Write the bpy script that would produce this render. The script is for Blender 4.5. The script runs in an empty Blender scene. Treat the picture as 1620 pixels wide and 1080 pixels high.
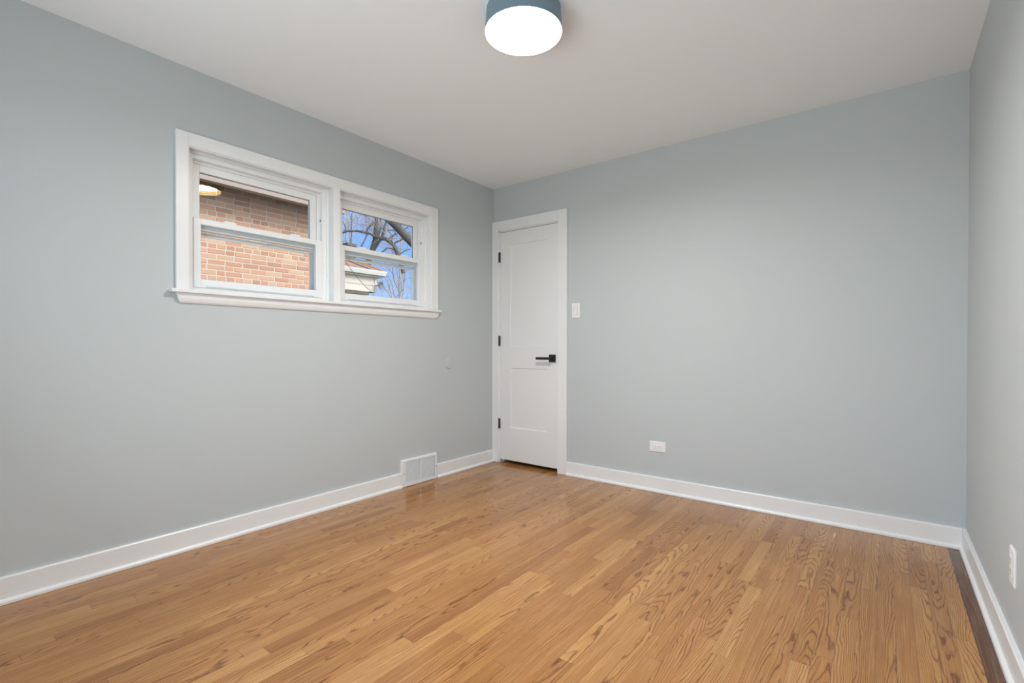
import bpy, bmesh, math, random
from mathutils import Vector, Matrix
random.seed(7)
S = bpy.context.scene
COL = S.collection

# ------------------------------------------------------------------ camera
L, W, H = 3.377, 3.133, 2.44          # back wall y, right wall x, ceiling z
cam_d = bpy.data.cameras.new('camera')
cam = bpy.data.objects.new('camera', cam_d); COL.objects.link(cam)
yaw, pit, rol = 0.6552, -0.0079, 0.0015
F = Vector((-math.sin(yaw) * math.cos(pit), math.cos(yaw) * math.cos(pit), math.sin(pit)))
R0 = Vector((math.cos(yaw), math.sin(yaw), 0)); U0 = R0.cross(F)
Rr = math.cos(rol) * R0 + math.sin(rol) * U0
Uu = -math.sin(rol) * R0 + math.cos(rol) * U0
M3 = Matrix((Rr, Uu, -F)).transposed()
cam.matrix_world = Matrix.Translation((2.8066, 0.0, 1.0333)) @ M3.to_4x4()
cam_d.sensor_width = 36.0
cam_d.lens = 770.96 / 1620 * 36
cam_d.shift_y = 13.72 / 1620
cam_d.clip_start = 0.02; cam_d.clip_end = 300
S.camera = cam

# ------------------------------------------------------------------ world, sun, exposure
world = bpy.data.worlds.new('World'); S.world = world
world.use_nodes = True
wn = world.node_tree; wn.nodes.clear()
w_out = wn.nodes.new('ShaderNodeOutputWorld')
w_bg = wn.nodes.new('ShaderNodeBackground')
w_tc = wn.nodes.new('ShaderNodeTexCoord')
w_sep = wn.nodes.new('ShaderNodeSeparateXYZ')
w_rmp = wn.nodes.new('ShaderNodeValToRGB')
w_rmp.color_ramp.elements[0].position = 0.0; w_rmp.color_ramp.elements[0].color = (0.42, 0.62, 0.95, 1)
w_rmp.color_ramp.elements[1].position = 0.5; w_rmp.color_ramp.elements[1].color = (0.15, 0.36, 0.90, 1)
e = w_rmp.color_ramp.elements.new(0.22); e.color = (0.23, 0.46, 0.98, 1)
w_cl = wn.nodes.new('ShaderNodeTexNoise'); w_cl.inputs['Scale'].default_value = 3.5
w_cl.inputs['Detail'].default_value = 5
w_cr = wn.nodes.new('ShaderNodeValToRGB')
w_cr.color_ramp.elements[0].position = 0.5; w_cr.color_ramp.elements[0].color = (0, 0, 0, 1)
w_cr.color_ramp.elements[1].position = 0.75; w_cr.color_ramp.elements[1].color = (0.7, 0.7, 0.7, 1)
w_mix = wn.nodes.new('ShaderNodeMixRGB'); w_mix.inputs['Color2'].default_value = (0.85, 0.88, 0.95, 1)
w_bg.inputs['Strength'].default_value = 1.15
wn.links.new(w_tc.outputs['Generated'], w_sep.inputs[0])
wn.links.new(w_sep.outputs['Z'], w_rmp.inputs[0])
wn.links.new(w_tc.outputs['Generated'], w_cl.inputs['Vector'])
wn.links.new(w_cl.outputs['Fac'], w_cr.inputs[0])
wn.links.new(w_cr.outputs['Color'], w_mix.inputs['Fac'])
wn.links.new(w_rmp.outputs['Color'], w_mix.inputs['Color1'])
# bright haze around the sun
w_dot = wn.nodes.new('ShaderNodeVectorMath'); w_dot.operation = 'DOT_PRODUCT'
w_dot.inputs[1].default_value = Vector((0.80, 0.12, 0.55)).normalized()
wn.links.new(w_tc.outputs['Generated'], w_dot.inputs[0])
w_mr = wn.nodes.new('ShaderNodeMapRange'); w_mr.interpolation_type = 'SMOOTHSTEP'
w_mr.inputs['From Min'].default_value = 0.5; w_mr.inputs['From Max'].default_value = 1.0
wn.links.new(w_dot.outputs['Value'], w_mr.inputs['Value'])
w_add = wn.nodes.new('ShaderNodeMixRGB'); w_add.blend_type = 'ADD'; w_add.inputs['Color2'].default_value = (3.1, 2.9, 2.6, 1)
wn.links.new(w_mr.outputs['Result'], w_add.inputs['Fac'])
wn.links.new(w_mix.outputs['Color'], w_add.inputs['Color1'])
wn.links.new(w_add.outputs['Color'], w_bg.inputs['Color'])
wn.links.new(w_bg.outputs[0], w_out.inputs[0])

sun_d = bpy.data.lights.new('sun', 'SUN'); sun_d.energy = 2.3; sun_d.color = (1.0, 0.93, 0.82)
sun_d.angle = math.radians(14)
sun = bpy.data.objects.new('sun', sun_d); COL.objects.link(sun)
sun.rotation_euler = Vector((-0.80, -0.12, -0.55)).to_track_quat('-Z', 'Y').to_euler()
sun.location = (6, -3, 9)

# added fill light, tilted up to the ceiling, outside the made-up window behind
fill_d = bpy.data.lights.new('fill_light', 'AREA'); fill_d.shape = 'RECTANGLE'; fill_d.size = 1.95; fill_d.size_y = 1.45
fill_d.energy = 45.0; fill_d.color = (0.86, 0.94, 1.0)
fill = bpy.data.objects.new('fill_light', fill_d); COL.objects.link(fill)
fill.location = (1.85, -0.62, 1.10)
fill.rotation_euler = Vector((0.32, 1, 0.66)).to_track_quat('-Z', 'Z').to_euler()

LAMP_STRENGTH = 192.0
LAMP_COLOR = (1.0, 0.975, 0.95)
S.view_settings.view_transform = 'Standard'
S.view_settings.look = 'None'
S.view_settings.exposure = 0.0
S.view_settings.gamma = 1.0
S.view_settings.use_curve_mapping = False
S.cycles.max_bounces = 12; S.cycles.diffuse_bounces = 8; S.cycles.glossy_bounces = 4
S.cycles.transparent_max_bounces = 24
S.cycles.use_denoising = True

# ------------------------------------------------------------------ materials
def new_mat(name):
    m = bpy.data.materials.new(name); m.use_nodes = True
    nt = m.node_tree; b = nt.nodes['Principled BSDF']
    return m, nt, b
def bump(nt, b, scale, strength, dist=0.001, detail=3):
    tc = nt.nodes.new('ShaderNodeTexCoord'); n = nt.nodes.new('ShaderNodeTexNoise')
    n.inputs['Scale'].default_value = scale; n.inputs['Detail'].default_value = detail
    bp = nt.nodes.new('ShaderNodeBump'); bp.inputs['Strength'].default_value = strength
    bp.inputs['Distance'].default_value = dist
    nt.links.new(tc.outputs['Object'], n.inputs['Vector'])
    nt.links.new(n.outputs['Fac'], bp.inputs['Height'])
    nt.links.new(bp.outputs[0], b.inputs['Normal'])
def vary(nt, b, col, amt, scale, detail=3):
    tc = nt.nodes.new('ShaderNodeTexCoord'); n = nt.nodes.new('ShaderNodeTexNoise')
    n.inputs['Scale'].default_value = scale; n.inputs['Detail'].default_value = detail
    mx = nt.nodes.new('ShaderNodeMixRGB')
    mx.inputs['Color1'].default_value = tuple(c * (1 - amt) for c in col) + (1,)
    mx.inputs['Color2'].default_value = tuple(min(1, c * (1 + amt)) for c in col) + (1,)
    nt.links.new(tc.outputs['Object'], n.inputs['Vector'])
    nt.links.new(n.outputs['Fac'], mx.inputs['Fac'])
    nt.links.new(mx.outputs[0], b.inputs['Base Color'])
def simple(name, col, rough=0.5, metal=0.0, amt=0.03, scale=8, bmp=None, spec=0.5):
    m, nt, b = new_mat(name)
    b.inputs['Roughness'].default_value = rough; b.inputs['Metallic'].default_value = metal
    b.inputs['Specular IOR Level'].default_value = spec
    vary(nt, b, col, amt, scale)
    if bmp: bump(nt, b, *bmp)
    return m
M = {}
M['wall'] = simple('grey_wall_paint', (0.520, 0.562, 0.573), 0.62, amt=0.012, scale=2, bmp=(260, 0.12, 0.0006), spec=0.35)
M['ceiling'] = simple('white_ceiling_paint', (0.875, 0.90, 0.915), 0.75, amt=0.01, scale=2, bmp=(200, 0.1, 0.0006), spec=0.2)
M['trim'] = simple('white_trim_paint', (0.82, 0.83, 0.83), 0.33, amt=0.01, scale=5)
M['door'] = simple('white_door_paint', (0.80, 0.805, 0.80), 0.38, amt=0.01, scale=5, bmp=(300, 0.05, 0.0005))
M['vinyl'] = simple('white_window_vinyl', (0.82, 0.835, 0.835), 0.35, amt=0.01, scale=5)
M['plate'] = simple('white_plastic', (0.84, 0.84, 0.84), 0.3, amt=0.01, scale=20)
M['gap'] = simple('rocker_gap_shade', (0.50, 0.50, 0.50), 0.5)  # grey stands in for the shaded groove around the switch rocker
M['slot'] = simple('slot_dark', (0.03, 0.03, 0.03), 0.6)
M['black'] = simple('black_hardware', (0.012, 0.013, 0.015), 0.42, amt=0.1, scale=30)
M['bronze'] = simple('dark_bronze_hinge', (0.022, 0.017, 0.015), 0.45, amt=0.1, scale=30)
M['register'] = simple('white_register_enamel', (0.80, 0.82, 0.83), 0.35, amt=0.01, scale=20)
M['duct'] = simple('duct_shade', (0.03, 0.03, 0.033), 0.7)
M['drum'] = simple('glare_lightened_drum', (0.16, 0.24, 0.30), 0.42, 0.0, amt=0.05, scale=20)  # black drum, its colour lightened to imitate glare from the lamp
M['gold'] = simple('gold_liner', (0.83, 0.58, 0.26), 0.5, 0.25, amt=0.03, scale=20)
M['gutter'] = simple('grey_gutter_metal', (0.27, 0.225, 0.19), 0.5, amt=0.05, scale=3)
M['siding'] = simple('cream_siding', (0.53, 0.495, 0.44), 0.6, amt=0.05, scale=3)
M['white_gutter'] = simple('white_gutter_metal', (0.68, 0.675, 0.65), 0.45, amt=0.03, scale=4)
M['shingle'] = simple('brown_shingle', (0.34, 0.20, 0.135), 0.9, amt=0.3, scale=14, bmp=(30, 0.6, 0.01))
M['beam'] = simple('dark_wood_beam', (0.12, 0.095, 0.075), 0.8, amt=0.2, scale=10)
M['bark'] = simple('grey_bark', (0.105, 0.092, 0.078), 0.9, amt=0.3, scale=16, bmp=(24, 0.7, 0.01))
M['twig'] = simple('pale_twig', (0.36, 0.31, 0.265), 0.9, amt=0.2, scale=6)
M['cable'] = simple('black_cable', (0.045, 0.04, 0.04), 0.6)
M['dish'] = simple('grey_dish', (0.13, 0.13, 0.13), 0.5, amt=0.1, scale=10)
M['mortar'] = simple('pale_mortar', (0.55, 0.46, 0.385), 0.95, amt=0.12, scale=40, bmp=(120, 0.5, 0.002))
M['lawn'] = simple('winter_lawn', (0.16, 0.15, 0.08), 1.0, amt=0.4, scale=3)
M['darkroof'] = simple('grey_shed_roof', (0.25, 0.24, 0.23), 0.9, amt=0.2, scale=12)

def emit_mat(name, col, strength):
    m, nt, b = new_mat(name)
    b.inputs['Base Color'].default_value = (0.8, 0.8, 0.8, 1)
    b.inputs['Emission Color'].default_value = col + (1,)
    b.inputs['Emission Strength'].default_value = strength
    return m
M['diffuser'] = emit_mat('lit_diffuser', LAMP_COLOR, LAMP_STRENGTH)

def glass_mat():
    m = bpy.data.materials.new('window_glass'); m.use_nodes = True
    nt = m.node_tree; nt.nodes.clear()
    out = nt.nodes.new('ShaderNodeOutputMaterial')
    tr = nt.nodes.new('ShaderNodeBsdfTransparent'); tr.inputs['Color'].default_value = (0.97, 0.985, 0.98, 1)
    gl = nt.nodes.new('ShaderNodeBsdfGlossy'); gl.inputs['Roughness'].default_value = 0.0
    # same reflectance from both sides of the thin pane: 0.04 + 0.96 (1 - |cos|)^5
    ge = nt.nodes.new('ShaderNodeNewGeometry'); dt = nt.nodes.new('ShaderNodeVectorMath'); dt.operation = 'DOT_PRODUCT'
    nt.links.new(ge.outputs['Incoming'], dt.inputs[0]); nt.links.new(ge.outputs['Normal'], dt.inputs[1])
    def mth(op, a, b_):
        n = nt.nodes.new('ShaderNodeMath'); n.operation = op
        for i, v in ((0, a), (1, b_)):
            if isinstance(v, float): n.inputs[i].default_value = v
            else: nt.links.new(v, n.inputs[i])
        return n.outputs[0]
    c1 = mth('SUBTRACT', 1.0, mth('ABSOLUTE', dt.outputs['Value'], 0.0))
    fres = mth('ADD', mth('MULTIPLY', mth('POWER', c1, 5.0), 0.96), 0.04)
    mx = nt.nodes.new('ShaderNodeMixShader')
    nt.links.new(fres, mx.inputs[0]); nt.links.new(tr.outputs[0], mx.inputs[1])
    nt.links.new(gl.outputs[0], mx.inputs[2]); nt.links.new(mx.outputs[0], out.inputs[0])
    return m
M['glass'] = glass_mat()

class NG:
    """small helper to chain math nodes"""
    def __init__(s, nt): s.nt = nt
    def val(s, sock, v):
        if isinstance(v, (int, float)): sock.default_value = v
        else: s.nt.links.new(v, sock)
    def m(s, op, a, b=0.0, c=0.0, clamp=False):
        n = s.nt.nodes.new('ShaderNodeMath'); n.operation = op; n.use_clamp = clamp
        s.val(n.inputs[0], a); s.val(n.inputs[1], b); s.val(n.inputs[2], c)
        return n.outputs[0]
    def xyz(s, x, y, z=0.0):
        n = s.nt.nodes.new('ShaderNodeCombineXYZ')
        s.val(n.inputs[0], x); s.val(n.inputs[1], y); s.val(n.inputs[2], z)
        return n.outputs[0]
    def noise(s, vec, scale, detail=2, rough=0.5):
        n = s.nt.nodes.new('ShaderNodeTexNoise')
        n.inputs['Scale'].default_value = scale; n.inputs['Detail'].default_value = detail
        n.inputs['Roughness'].default_value = rough
        s.nt.links.new(vec, n.inputs['Vector']); return n.outputs['Fac']
    def ramp(s, fac, stops):
        n = s.nt.nodes.new('ShaderNodeValToRGB'); cr = n.color_ramp
        while len(cr.elements) < len(stops): cr.elements.new(0.5)
        for el, (p, c) in zip(cr.elements, stops):
            el.position = p; el.color = (c if isinstance(c, tuple) else (c, c, c)) + (1,)
        s.nt.links.new(fac, n.inputs[0]); return n.outputs[0]
    def ramp_f(s, fac, a, b):
        n = s.nt.nodes.new('ShaderNodeMapRange'); n.clamp = True
        n.inputs['From Min'].default_value = a; n.inputs['From Max'].default_value = b
        s.nt.links.new(fac, n.inputs['Value']); return n.outputs['Result']
    def mix(s, fac, c1, c2, mode='MIX'):
        n = s.nt.nodes.new('ShaderNodeMixRGB'); n.blend_type = mode
        s.val(n.inputs[0], fac)
        for i, c in ((1, c1), (2, c2)):
            if isinstance(c, tuple): n.inputs[i].default_value = c + (1,)
            else: s.nt.links.new(c, n.inputs[i])
        return n.outputs[0]

def oak_mat(name, tones, line_col, line_amt):
    m, nt, b = new_mat(name); g = NG(nt)
    uvn = nt.nodes.new('ShaderNodeUVMap'); uvn.uv_map = 'plank'
    sp = nt.nodes.new('ShaderNodeSeparateXYZ'); nt.links.new(uvn.outputs[0], sp.inputs[0])
    u, v = sp.outputs[0], sp.outputs[1]
    at = nt.nodes.new('ShaderNodeAttribute'); at.attribute_name = 'seed'
    sc = nt.nodes.new('ShaderNodeSeparateColor'); nt.links.new(at.outputs['Color'], sc.inputs[0])
    r, gg, bb = sc.outputs[0], sc.outputs[1], sc.outputs[2]
    alpha = at.outputs['Alpha']
    off = g.m('MULTIPLY', alpha, 57.0)
    # growth-ring field: parabola across the board, slope along it, warped
    n1 = g.noise(g.xyz(g.m('ADD', g.m('MULTIPLY', u, 17.0), off), g.m('MULTIPLY', v, 3.0), off), 1.0, 2, 0.45)
    n2 = g.noise(g.xyz(g.m('ADD', g.m('MULTIPLY', u, 60.0), off), g.m('MULTIPLY', v, 26.0), off), 1.0, 2, 0.5)
    c = g.m('MULTIPLY', g.m('SUBTRACT', r, 0.5), 0.15)
    du = g.m('SUBTRACT', u, c)
    A = g.m('MULTIPLY_ADD', gg, 2300.0, 700.0)
    par = g.m('MULTIPLY', g.m('MULTIPLY', du, du), A)
    slope = g.m('MULTIPLY', g.m('SUBTRACT', gg, 0.5), 26.0)
    fld = g.m('ADD', par, g.m('MULTIPLY', v, slope))
    fld = g.m('ADD', fld, g.m('MULTIPLY', n1, 5.5))
    fld = g.m('ADD', fld, g.m('MULTIPLY', n2, 0.5))
    ring = g.m('FRACT', fld)
    line = g.ramp(ring, [(0.0, 0.55), (0.10, 0.12), (0.45, 0.0), (0.74, 0.22), (0.87, 1.0), (0.95, 0.95), (1.0, 0.50)])
    # lines come and go
    n3 = g.noise(g.xyz(g.m('ADD', g.m('MULTIPLY', u, 30.0), off), g.m('MULTIPLY', v, 3.0), 4.0), 1.0, 2, 0.5)
    fade = g.ramp(n3, [(0.28, 0.25), (0.56, 1.0)])
    bw = nt.nodes.new('ShaderNodeRGBToBW'); nt.links.new(line, bw.inputs[0])
    bw2 = nt.nodes.new('ShaderNodeRGBToBW'); nt.links.new(fade, bw2.inputs[0])
    lf = g.m('MULTIPLY', g.m('MULTIPLY', bw.outputs[0], bw2.outputs[0]), line_amt)
    # pores
    n4 = g.noise(g.xyz(g.m('MULTIPLY', u, 900.0), g.m('MULTIPLY', v, 38.0), off), 1.0, 1, 0.5)
    pore = g.ramp(n4, [(0.54, 0.0), (0.72, 1.0)])
    bw3 = nt.nodes.new('ShaderNodeRGBToBW'); nt.links.new(pore, bw3.inputs[0])
    base = g.ramp(bb, tones)
    n5 = g.noise(g.xyz(g.m('MULTIPLY', u, 8.0), g.m('MULTIPLY', v, 1.6), off), 1.0, 3, 0.6)
    base = g.mix(g.m('MULTIPLY_ADD', n5, 1.0, -0.25, True), g.mix(1.0, base, (0.86, 0.80, 0.74), 'MULTIPLY'), base)
    col = g.mix(lf, base, g.mix(1.0, base, line_col, 'MULTIPLY'))
    col = g.mix(g.m('MULTIPLY', bw3.outputs[0], 0.24), col, g.mix(1.0, base, line_col, 'MULTIPLY'))
    n7 = g.noise(g.xyz(g.m('MULTIPLY', u, 420.0), g.m('MULTIPLY', v, 5.0), off), 1.0, 2, 0.6)
    col = g.mix(g.m('MULTIPLY', g.ramp_f(n7, 0.46, 0.66), 0.42), col, g.mix(1.0, base, (0.62, 0.52, 0.43), 'MULTIPLY'))
    col = g.mix(g.m('MULTIPLY', g.ramp_f(n7, 0.46, 0.30), 0.16), col, (0.80, 0.56, 0.31))
    # seams: dark hairline at plank edges (au = distance to long edge, av = distance to end joint)
    uv2 = nt.nodes.new('ShaderNodeUVMap'); uv2.uv_map = 'edge'
    sp2 = nt.nodes.new('ShaderNodeSeparateXYZ'); nt.links.new(uv2.outputs[0], sp2.inputs[0])
    du2 = g.m('MINIMUM', sp2.outputs[0], g.m('SUBTRACT', PW, sp2.outputs[0]))
    seam = g.m('SUBTRACT', 1.0, g.m('DIVIDE', du2, 0.0011), 0, True)
    # end joints: v counted from both ends is stored through the attribute alpha sign, so use 'joint' attribute
    jn = nt.nodes.new('ShaderNodeAttribute'); jn.attribute_name = 'len'
    dv = g.m('MINIMUM', sp2.outputs[1], g.m('SUBTRACT', jn.outputs['Fac'], sp2.outputs[1]))
    seam2 = g.m('SUBTRACT', 1.0, g.m('DIVIDE', dv, 0.0014), 0, True)
    sm = g.m('MULTIPLY', g.m('MAXIMUM', seam, seam2), 0.62)
    col = g.mix(sm, col, (0.06, 0.03, 0.015))
    # one pale scrape near the back wall
    tc = nt.nodes.new('ShaderNodeTexCoord'); so = nt.nodes.new('ShaderNodeSeparateXYZ')
    nt.links.new(tc.outputs['Object'], so.inputs[0])
    dx = g.m('DIVIDE', g.m('SUBTRACT', so.outputs[0], 2.586), 0.0065)
    dy = g.m('DIVIDE', g.m('SUBTRACT', so.outputs[1], 3.195), 0.05)
    n6 = g.noise(tc.outputs['Object'], 90.0, 2)
    d2 = g.m('ADD', g.m('ADD', g.m('MULTIPLY', dx, dx), g.m('MULTIPLY', dy, dy)), g.m('MULTIPLY_ADD', n6, 1.6, -0.8))
    scr = g.m('MULTIPLY', g.m('SUBTRACT', 1.0, d2, 0, True), 2.0, 0, True)
    col = g.mix(g.m('MULTIPLY', scr, 0.8), col, (0.72, 0.50, 0.22))
    nt.links.new(col, b.inputs['Base Color'])
    b.inputs['Specular IOR Level'].default_value = 0.5
    rn = g.noise(tc.outputs['Object'], 2.2, 3)
    nt.links.new(g.m('MULTIPLY_ADD', rn, 0.08, 0.12), b.inputs['Roughness'])
    bp = nt.nodes.new('ShaderNodeBump'); bp.inputs['Strength'].default_value = 0.25; bp.inputs['Distance'].default_value = 0.0006
    hgt = g.m('SUBTRACT', g.m('SUBTRACT', g.noise(tc.outputs['Object'], 9.0, 2), g.m('MULTIPLY', lf, 0.15)), sm)
    nt.links.new(hgt, bp.inputs['Height']); nt.links.new(bp.outputs[0], b.inputs['Normal'])
    return m
PW = 0.0555
M['oak'] = oak_mat('oak_boards', [(0.0, (0.38, 0.168, 0.050)), (0.15, (0.45, 0.216, 0.068)), (0.45, (0.495, 0.245, 0.080)),
                                  (0.80, (0.54, 0.282, 0.096)), (1.0, (0.60, 0.335, 0.122))], (0.33, 0.24, 0.165), 0.98)
M['dark_oak'] = oak_mat('dark_stained_board', [(0.0, (0.135, 0.058, 0.028)), (1.0, (0.15, 0.066, 0.032))], (0.6, 0.5, 0.45), 0.35)

def brick_mat():
    m, nt, b = new_mat('chicago_brick'); g = NG(nt)
    at = nt.nodes.new('ShaderNodeAttribute'); at.attribute_name = 'seed'
    sc = nt.nodes.new('ShaderNodeSeparateColor'); nt.links.new(at.outputs['Color'], sc.inputs[0])
    tc = nt.nodes.new('ShaderNodeTexCoord')
    base = g.ramp(sc.outputs[0], [(0.0, (0.36, 0.19, 0.12)), (0.3, (0.50, 0.25, 0.155)), (0.6, (0.55, 0.31, 0.19)),
                                  (0.85, (0.55, 0.36, 0.235)), (1.0, (0.60, 0.43, 0.29))])
    n = g.noise(tc.outputs['Object'], 28.0, 4, 0.65)
    base = g.mix(g.m('MULTIPLY', n, 0.55), base, (0.40, 0.27, 0.19))
    nt.links.new(base, b.inputs['Base Color']); b.inputs['Roughness'].default_value = 0.95
    bump(nt, b, 60, 0.6, 0.004)
    return m
M['brick'] = brick_mat()

# ------------------------------------------------------------------ mesh helpers
def box(bm, x0, x1, y0, y1, z0, z1, bev=0.0, seg=1):
    ret = bmesh.ops.create_cube(bm, size=1.0, matrix=Matrix.Translation(((x0 + x1) / 2, (y0 + y1) / 2, (z0 + z1) / 2))
                                @ Matrix.Diagonal((x1 - x0, y1 - y0, z1 - z0, 1)))
    if bev:
        es = list({ed for vv in ret['verts'] for ed in vv.link_edges})
        bmesh.ops.bevel(bm, geom=es, offset=bev, segments=seg, affect='EDGES', profile=0.5)
def prism(bm, poly, fn, a0, a1):
    """poly: 2-D outline; fn(p, a) -> 3-D point; extruded from a0 to a1"""
    lo = [bm.verts.new(fn(p, a0)) for p in poly]; hi = [bm.verts.new(fn(p, a1)) for p in poly]
    n = len(poly); bm.faces.new(lo[::-1]); bm.faces.new(hi)
    for i in range(n): bm.faces.new((lo[i], lo[(i + 1) % n], hi[(i + 1) % n], hi[i]))
def lathe(bm, prof, n, cx, cy, axis='Z', cz=0.0, close=True):
    rings = []
    for (r, z) in prof:
        ring = []
        for i in range(n):
            a = 2 * math.pi * i / n
            if axis == 'Z': p = (cx + r * math.cos(a), cy + r * math.sin(a), cz + z)
            elif axis == 'X': p = (cx + z, cy + r * math.cos(a), cz + r * math.sin(a))
            else: p = (cx + r * math.cos(a), cy + z, cz + r * math.sin(a))
            ring.append(bm.verts.new(p))
        rings.append(ring)
    for a, b in zip(rings[:-1], rings[1:]):
        for i in range(n): bm.faces.new((a[i], a[(i + 1) % n], b[(i + 1) % n], b[i]))
    if close:
        if prof[0][0] > 1e-5: bm.faces.new(rings[0][::-1])
        if prof[-1][0] > 1e-5: bm.faces.new(rings[-1])
def tube(bm, pts, rad, n=6):
    pts = [Vector(p) for p in pts]
    if isinstance(rad, (int, float)): rad = [rad] * len(pts)
    prev = None; rings = []
    for i, p in enumerate(pts):
        t = (pts[min(i + 1, len(pts) - 1)] - pts[max(i - 1, 0)])
        if t.length < 1e-9: t = Vector((0, 0, 1))
        t.normalize()
        if prev is None: s = t.orthogonal().normalized()
        else:
            s = prev - t * prev.dot(t)
            s = s.normalized() if s.length > 1e-6 else t.orthogonal().normalized()
        prev = s; q = t.cross(s)
        rings.append([bm.verts.new(p + rad[i] * (math.cos(2 * math.pi * k / n) * s + math.sin(2 * math.pi * k / n) * q)) for k in range(n)])
    for a, b in zip(rings[:-1], rings[1:]):
        for i in range(n): bm.faces.new((a[i], a[(i + 1) % n], b[(i + 1) % n], b[i]))
    bm.faces.new(rings[0][::-1]); bm.faces.new(rings[-1])
def obj(name, bm, mat, parent=None, smooth=False, shift=None):
    bmesh.ops.recalc_face_normals(bm, faces=bm.faces[:])
    me = bpy.data.meshes.new(name); bm.to_mesh(me); bm.free()
    for m in (mat if isinstance(mat, (list, tuple)) else [mat]): me.materials.append(m)
    if smooth:
        for p in me.polygons: p.use_smooth = True
        try: me.set_sharp_from_angle(angle=math.radians(38))
        except Exception: pass
    o = bpy.data.objects.new(name, me); COL.objects.link(o)
    if parent:
        o.parent = parent
        me.transform(Matrix.Translation(-world_loc(parent)))
    return o
def world_loc(o):
    v = Vector(o.location)
    while o.parent: o = o.parent; v = v + Vector(o.location)
    return v
def tag(o, label, cat, group=None, kind=None):
    o['label'] = label; o['category'] = cat
    if group: o['group'] = group
    if kind: o['kind'] = kind
    return o
def thing(name, loc, label, cat, group=None, kind=None):
    o = bpy.data.objects.new(name, None); COL.objects.link(o); o.location = loc
    o.empty_display_size = 0.1
    return tag(o, label, cat, group, kind)
def NB(): return bmesh.new()

# ================================================================== STRUCTURE
YF = -0.40                                # front wall, behind the camera
# window opening / units on the left wall
WY0, WYM0, WYM1, WY1 = 0.957, 1.768, 1.817, 2.610
WZ0, WZ1 = 1.316, 2.043
JL = 0.012                                # jamb lining thickness
b = NB()
box(b, -0.16, 0, YF - 0.12, L + 0.25, -0.12, WZ0 - JL)
box(b, -0.16, 0, YF - 0.12, L + 0.25, WZ1 + JL, H + 0.15)
box(b, -0.16, 0, YF - 0.12, WY0 - JL, WZ0 - JL, WZ1 + JL)
box(b, -0.16, 0, WY1 + JL, L + 0.25, WZ0 - JL, WZ1 + JL)
tag(obj('wall_left', b, M['wall']), 'grey painted wall with the double window', 'wall', kind='structure')
# back wall with a shallow door recess
DX0, DX1, DZ1 = 0.070, 0.692, 2.048
b = NB()
box(b, 0, DX0, L, L + 0.25, -0.12, H + 0.15)
box(b, DX1, W, L, L + 0.25, -0.12, H + 0.15)
box(b, DX0, DX1, L, L + 0.25, DZ1, H + 0.15)
box(b, DX0 - 0.06, DX1 + 0.06, L + 1.0, L + 1.06, -0.12, DZ1 + 0.06)
box(b, DX0 - 0.06, DX0, L + 0.25, L + 1.0, -0.12, DZ1 + 0.06); box(b, DX1, DX1 + 0.06, L + 0.25, L + 1.0, -0.12, DZ1 + 0.06)
box(b, DX0, DX1, L + 0.25, L + 1.0, DZ1, DZ1 + 0.06)
tag(obj('wall_back', b, M['wall']), 'grey painted wall with the narrow white door', 'wall', kind='structure')
b = NB(); box(b, W, W + 0.15, YF - 0.12, L + 0.25, -0.12, H + 0.15)
tag(obj('wall_right', b, M['wall']), 'grey painted wall at the right edge of the photo', 'wall', kind='structure')
FX0, FX1, FZ0, FZ1 = 0.85, 2.85, 0.40, 1.90      # opening of the added, unseen window behind the camera
b = NB()
box(b, 0, FX0, YF - 0.12, YF, -0.12, H + 0.15); box(b, FX1, W, YF - 0.12, YF, -0.12, H + 0.15)
box(b, FX0, FX1, YF - 0.12, YF, -0.12, FZ0); box(b, FX0, FX1, YF - 0.12, YF, FZ1, H + 0.15)
tag(obj('wall_front', b, M['wall']), 'grey wall behind the photographer', 'wall', kind='structure')
b = NB(); box(b, 0, W, YF, L, H, H + 0.15)
tag(obj('ceiling', b, M['ceiling']), 'flat white ceiling', 'ceiling', kind='structure')

# floor: one mesh of oak strips with random lengths
rng = random.Random(21)
b = NB()
uvl = b.loops.layers.uv.new('plank'); uve = b.loops.layers.uv.new('edge')
seedl = b.loops.layers.float_color.new('seed'); lenl = b.faces.layers.float.new('len')
def strip(x0, x1, y0, y1, dark=False, shade=None):
    x0c, x1c = max(x0, 0.0), min(x1, W); y0c, y1c = max(y0, YF), min(y1, L + 0.18)
    if x1c - x0c < 1e-4 or y1c - y0c < 1e-3: return
    vs = [b.verts.new((x, y, 0)) for x, y in ((x0c, y0c), (x1c, y0c), (x1c, y1c), (x0c, y1c))]
    f = b.faces.new(vs); f.material_index = 1 if dark else 0; f[lenl] = y1 - y0
    sd = (rng.random(), rng.random(), shade if shade is not None else rng.random(), rng.random())
    dirn = rng.choice((-1, 1))
    for lp in f.loops:
        x, y = lp.vert.co.x, lp.vert.co.y
        lp[uvl].uv = (x - (x0 + x1) / 2, (y - y0) * dirn)
        lp[uve].uv = (x - x0, y - y0)
        lp[seedl] = sd
xr = 3.0605
strip(xr, xr + 0.075, YF - 0.01, L + 0.2, True)
k = 0
while xr > 0:
    y = YF - rng.uniform(0, 1.0)
    while y < L + 0.18:
        ln = rng.choice((rng.uniform(0.25, 0.6), rng.uniform(0.5, 1.1), rng.uniform(0.7, 1.6)))
        strip(xr - PW, xr, y, y + ln); y += ln
    xr -= PW; k += 1
fl = obj('floor', b, [M['oak'], M['dark_oak']])
tag(fl, 'glossy oak strip floor with a dark board along the right wall', 'floor', kind='structure')
b = NB(); box(b, -0.16, W + 0.15, YF - 0.12, L + 1.06, -0.12, -0.003)
o = obj('floor_slab', b, M['slot']); o.parent = fl

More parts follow.
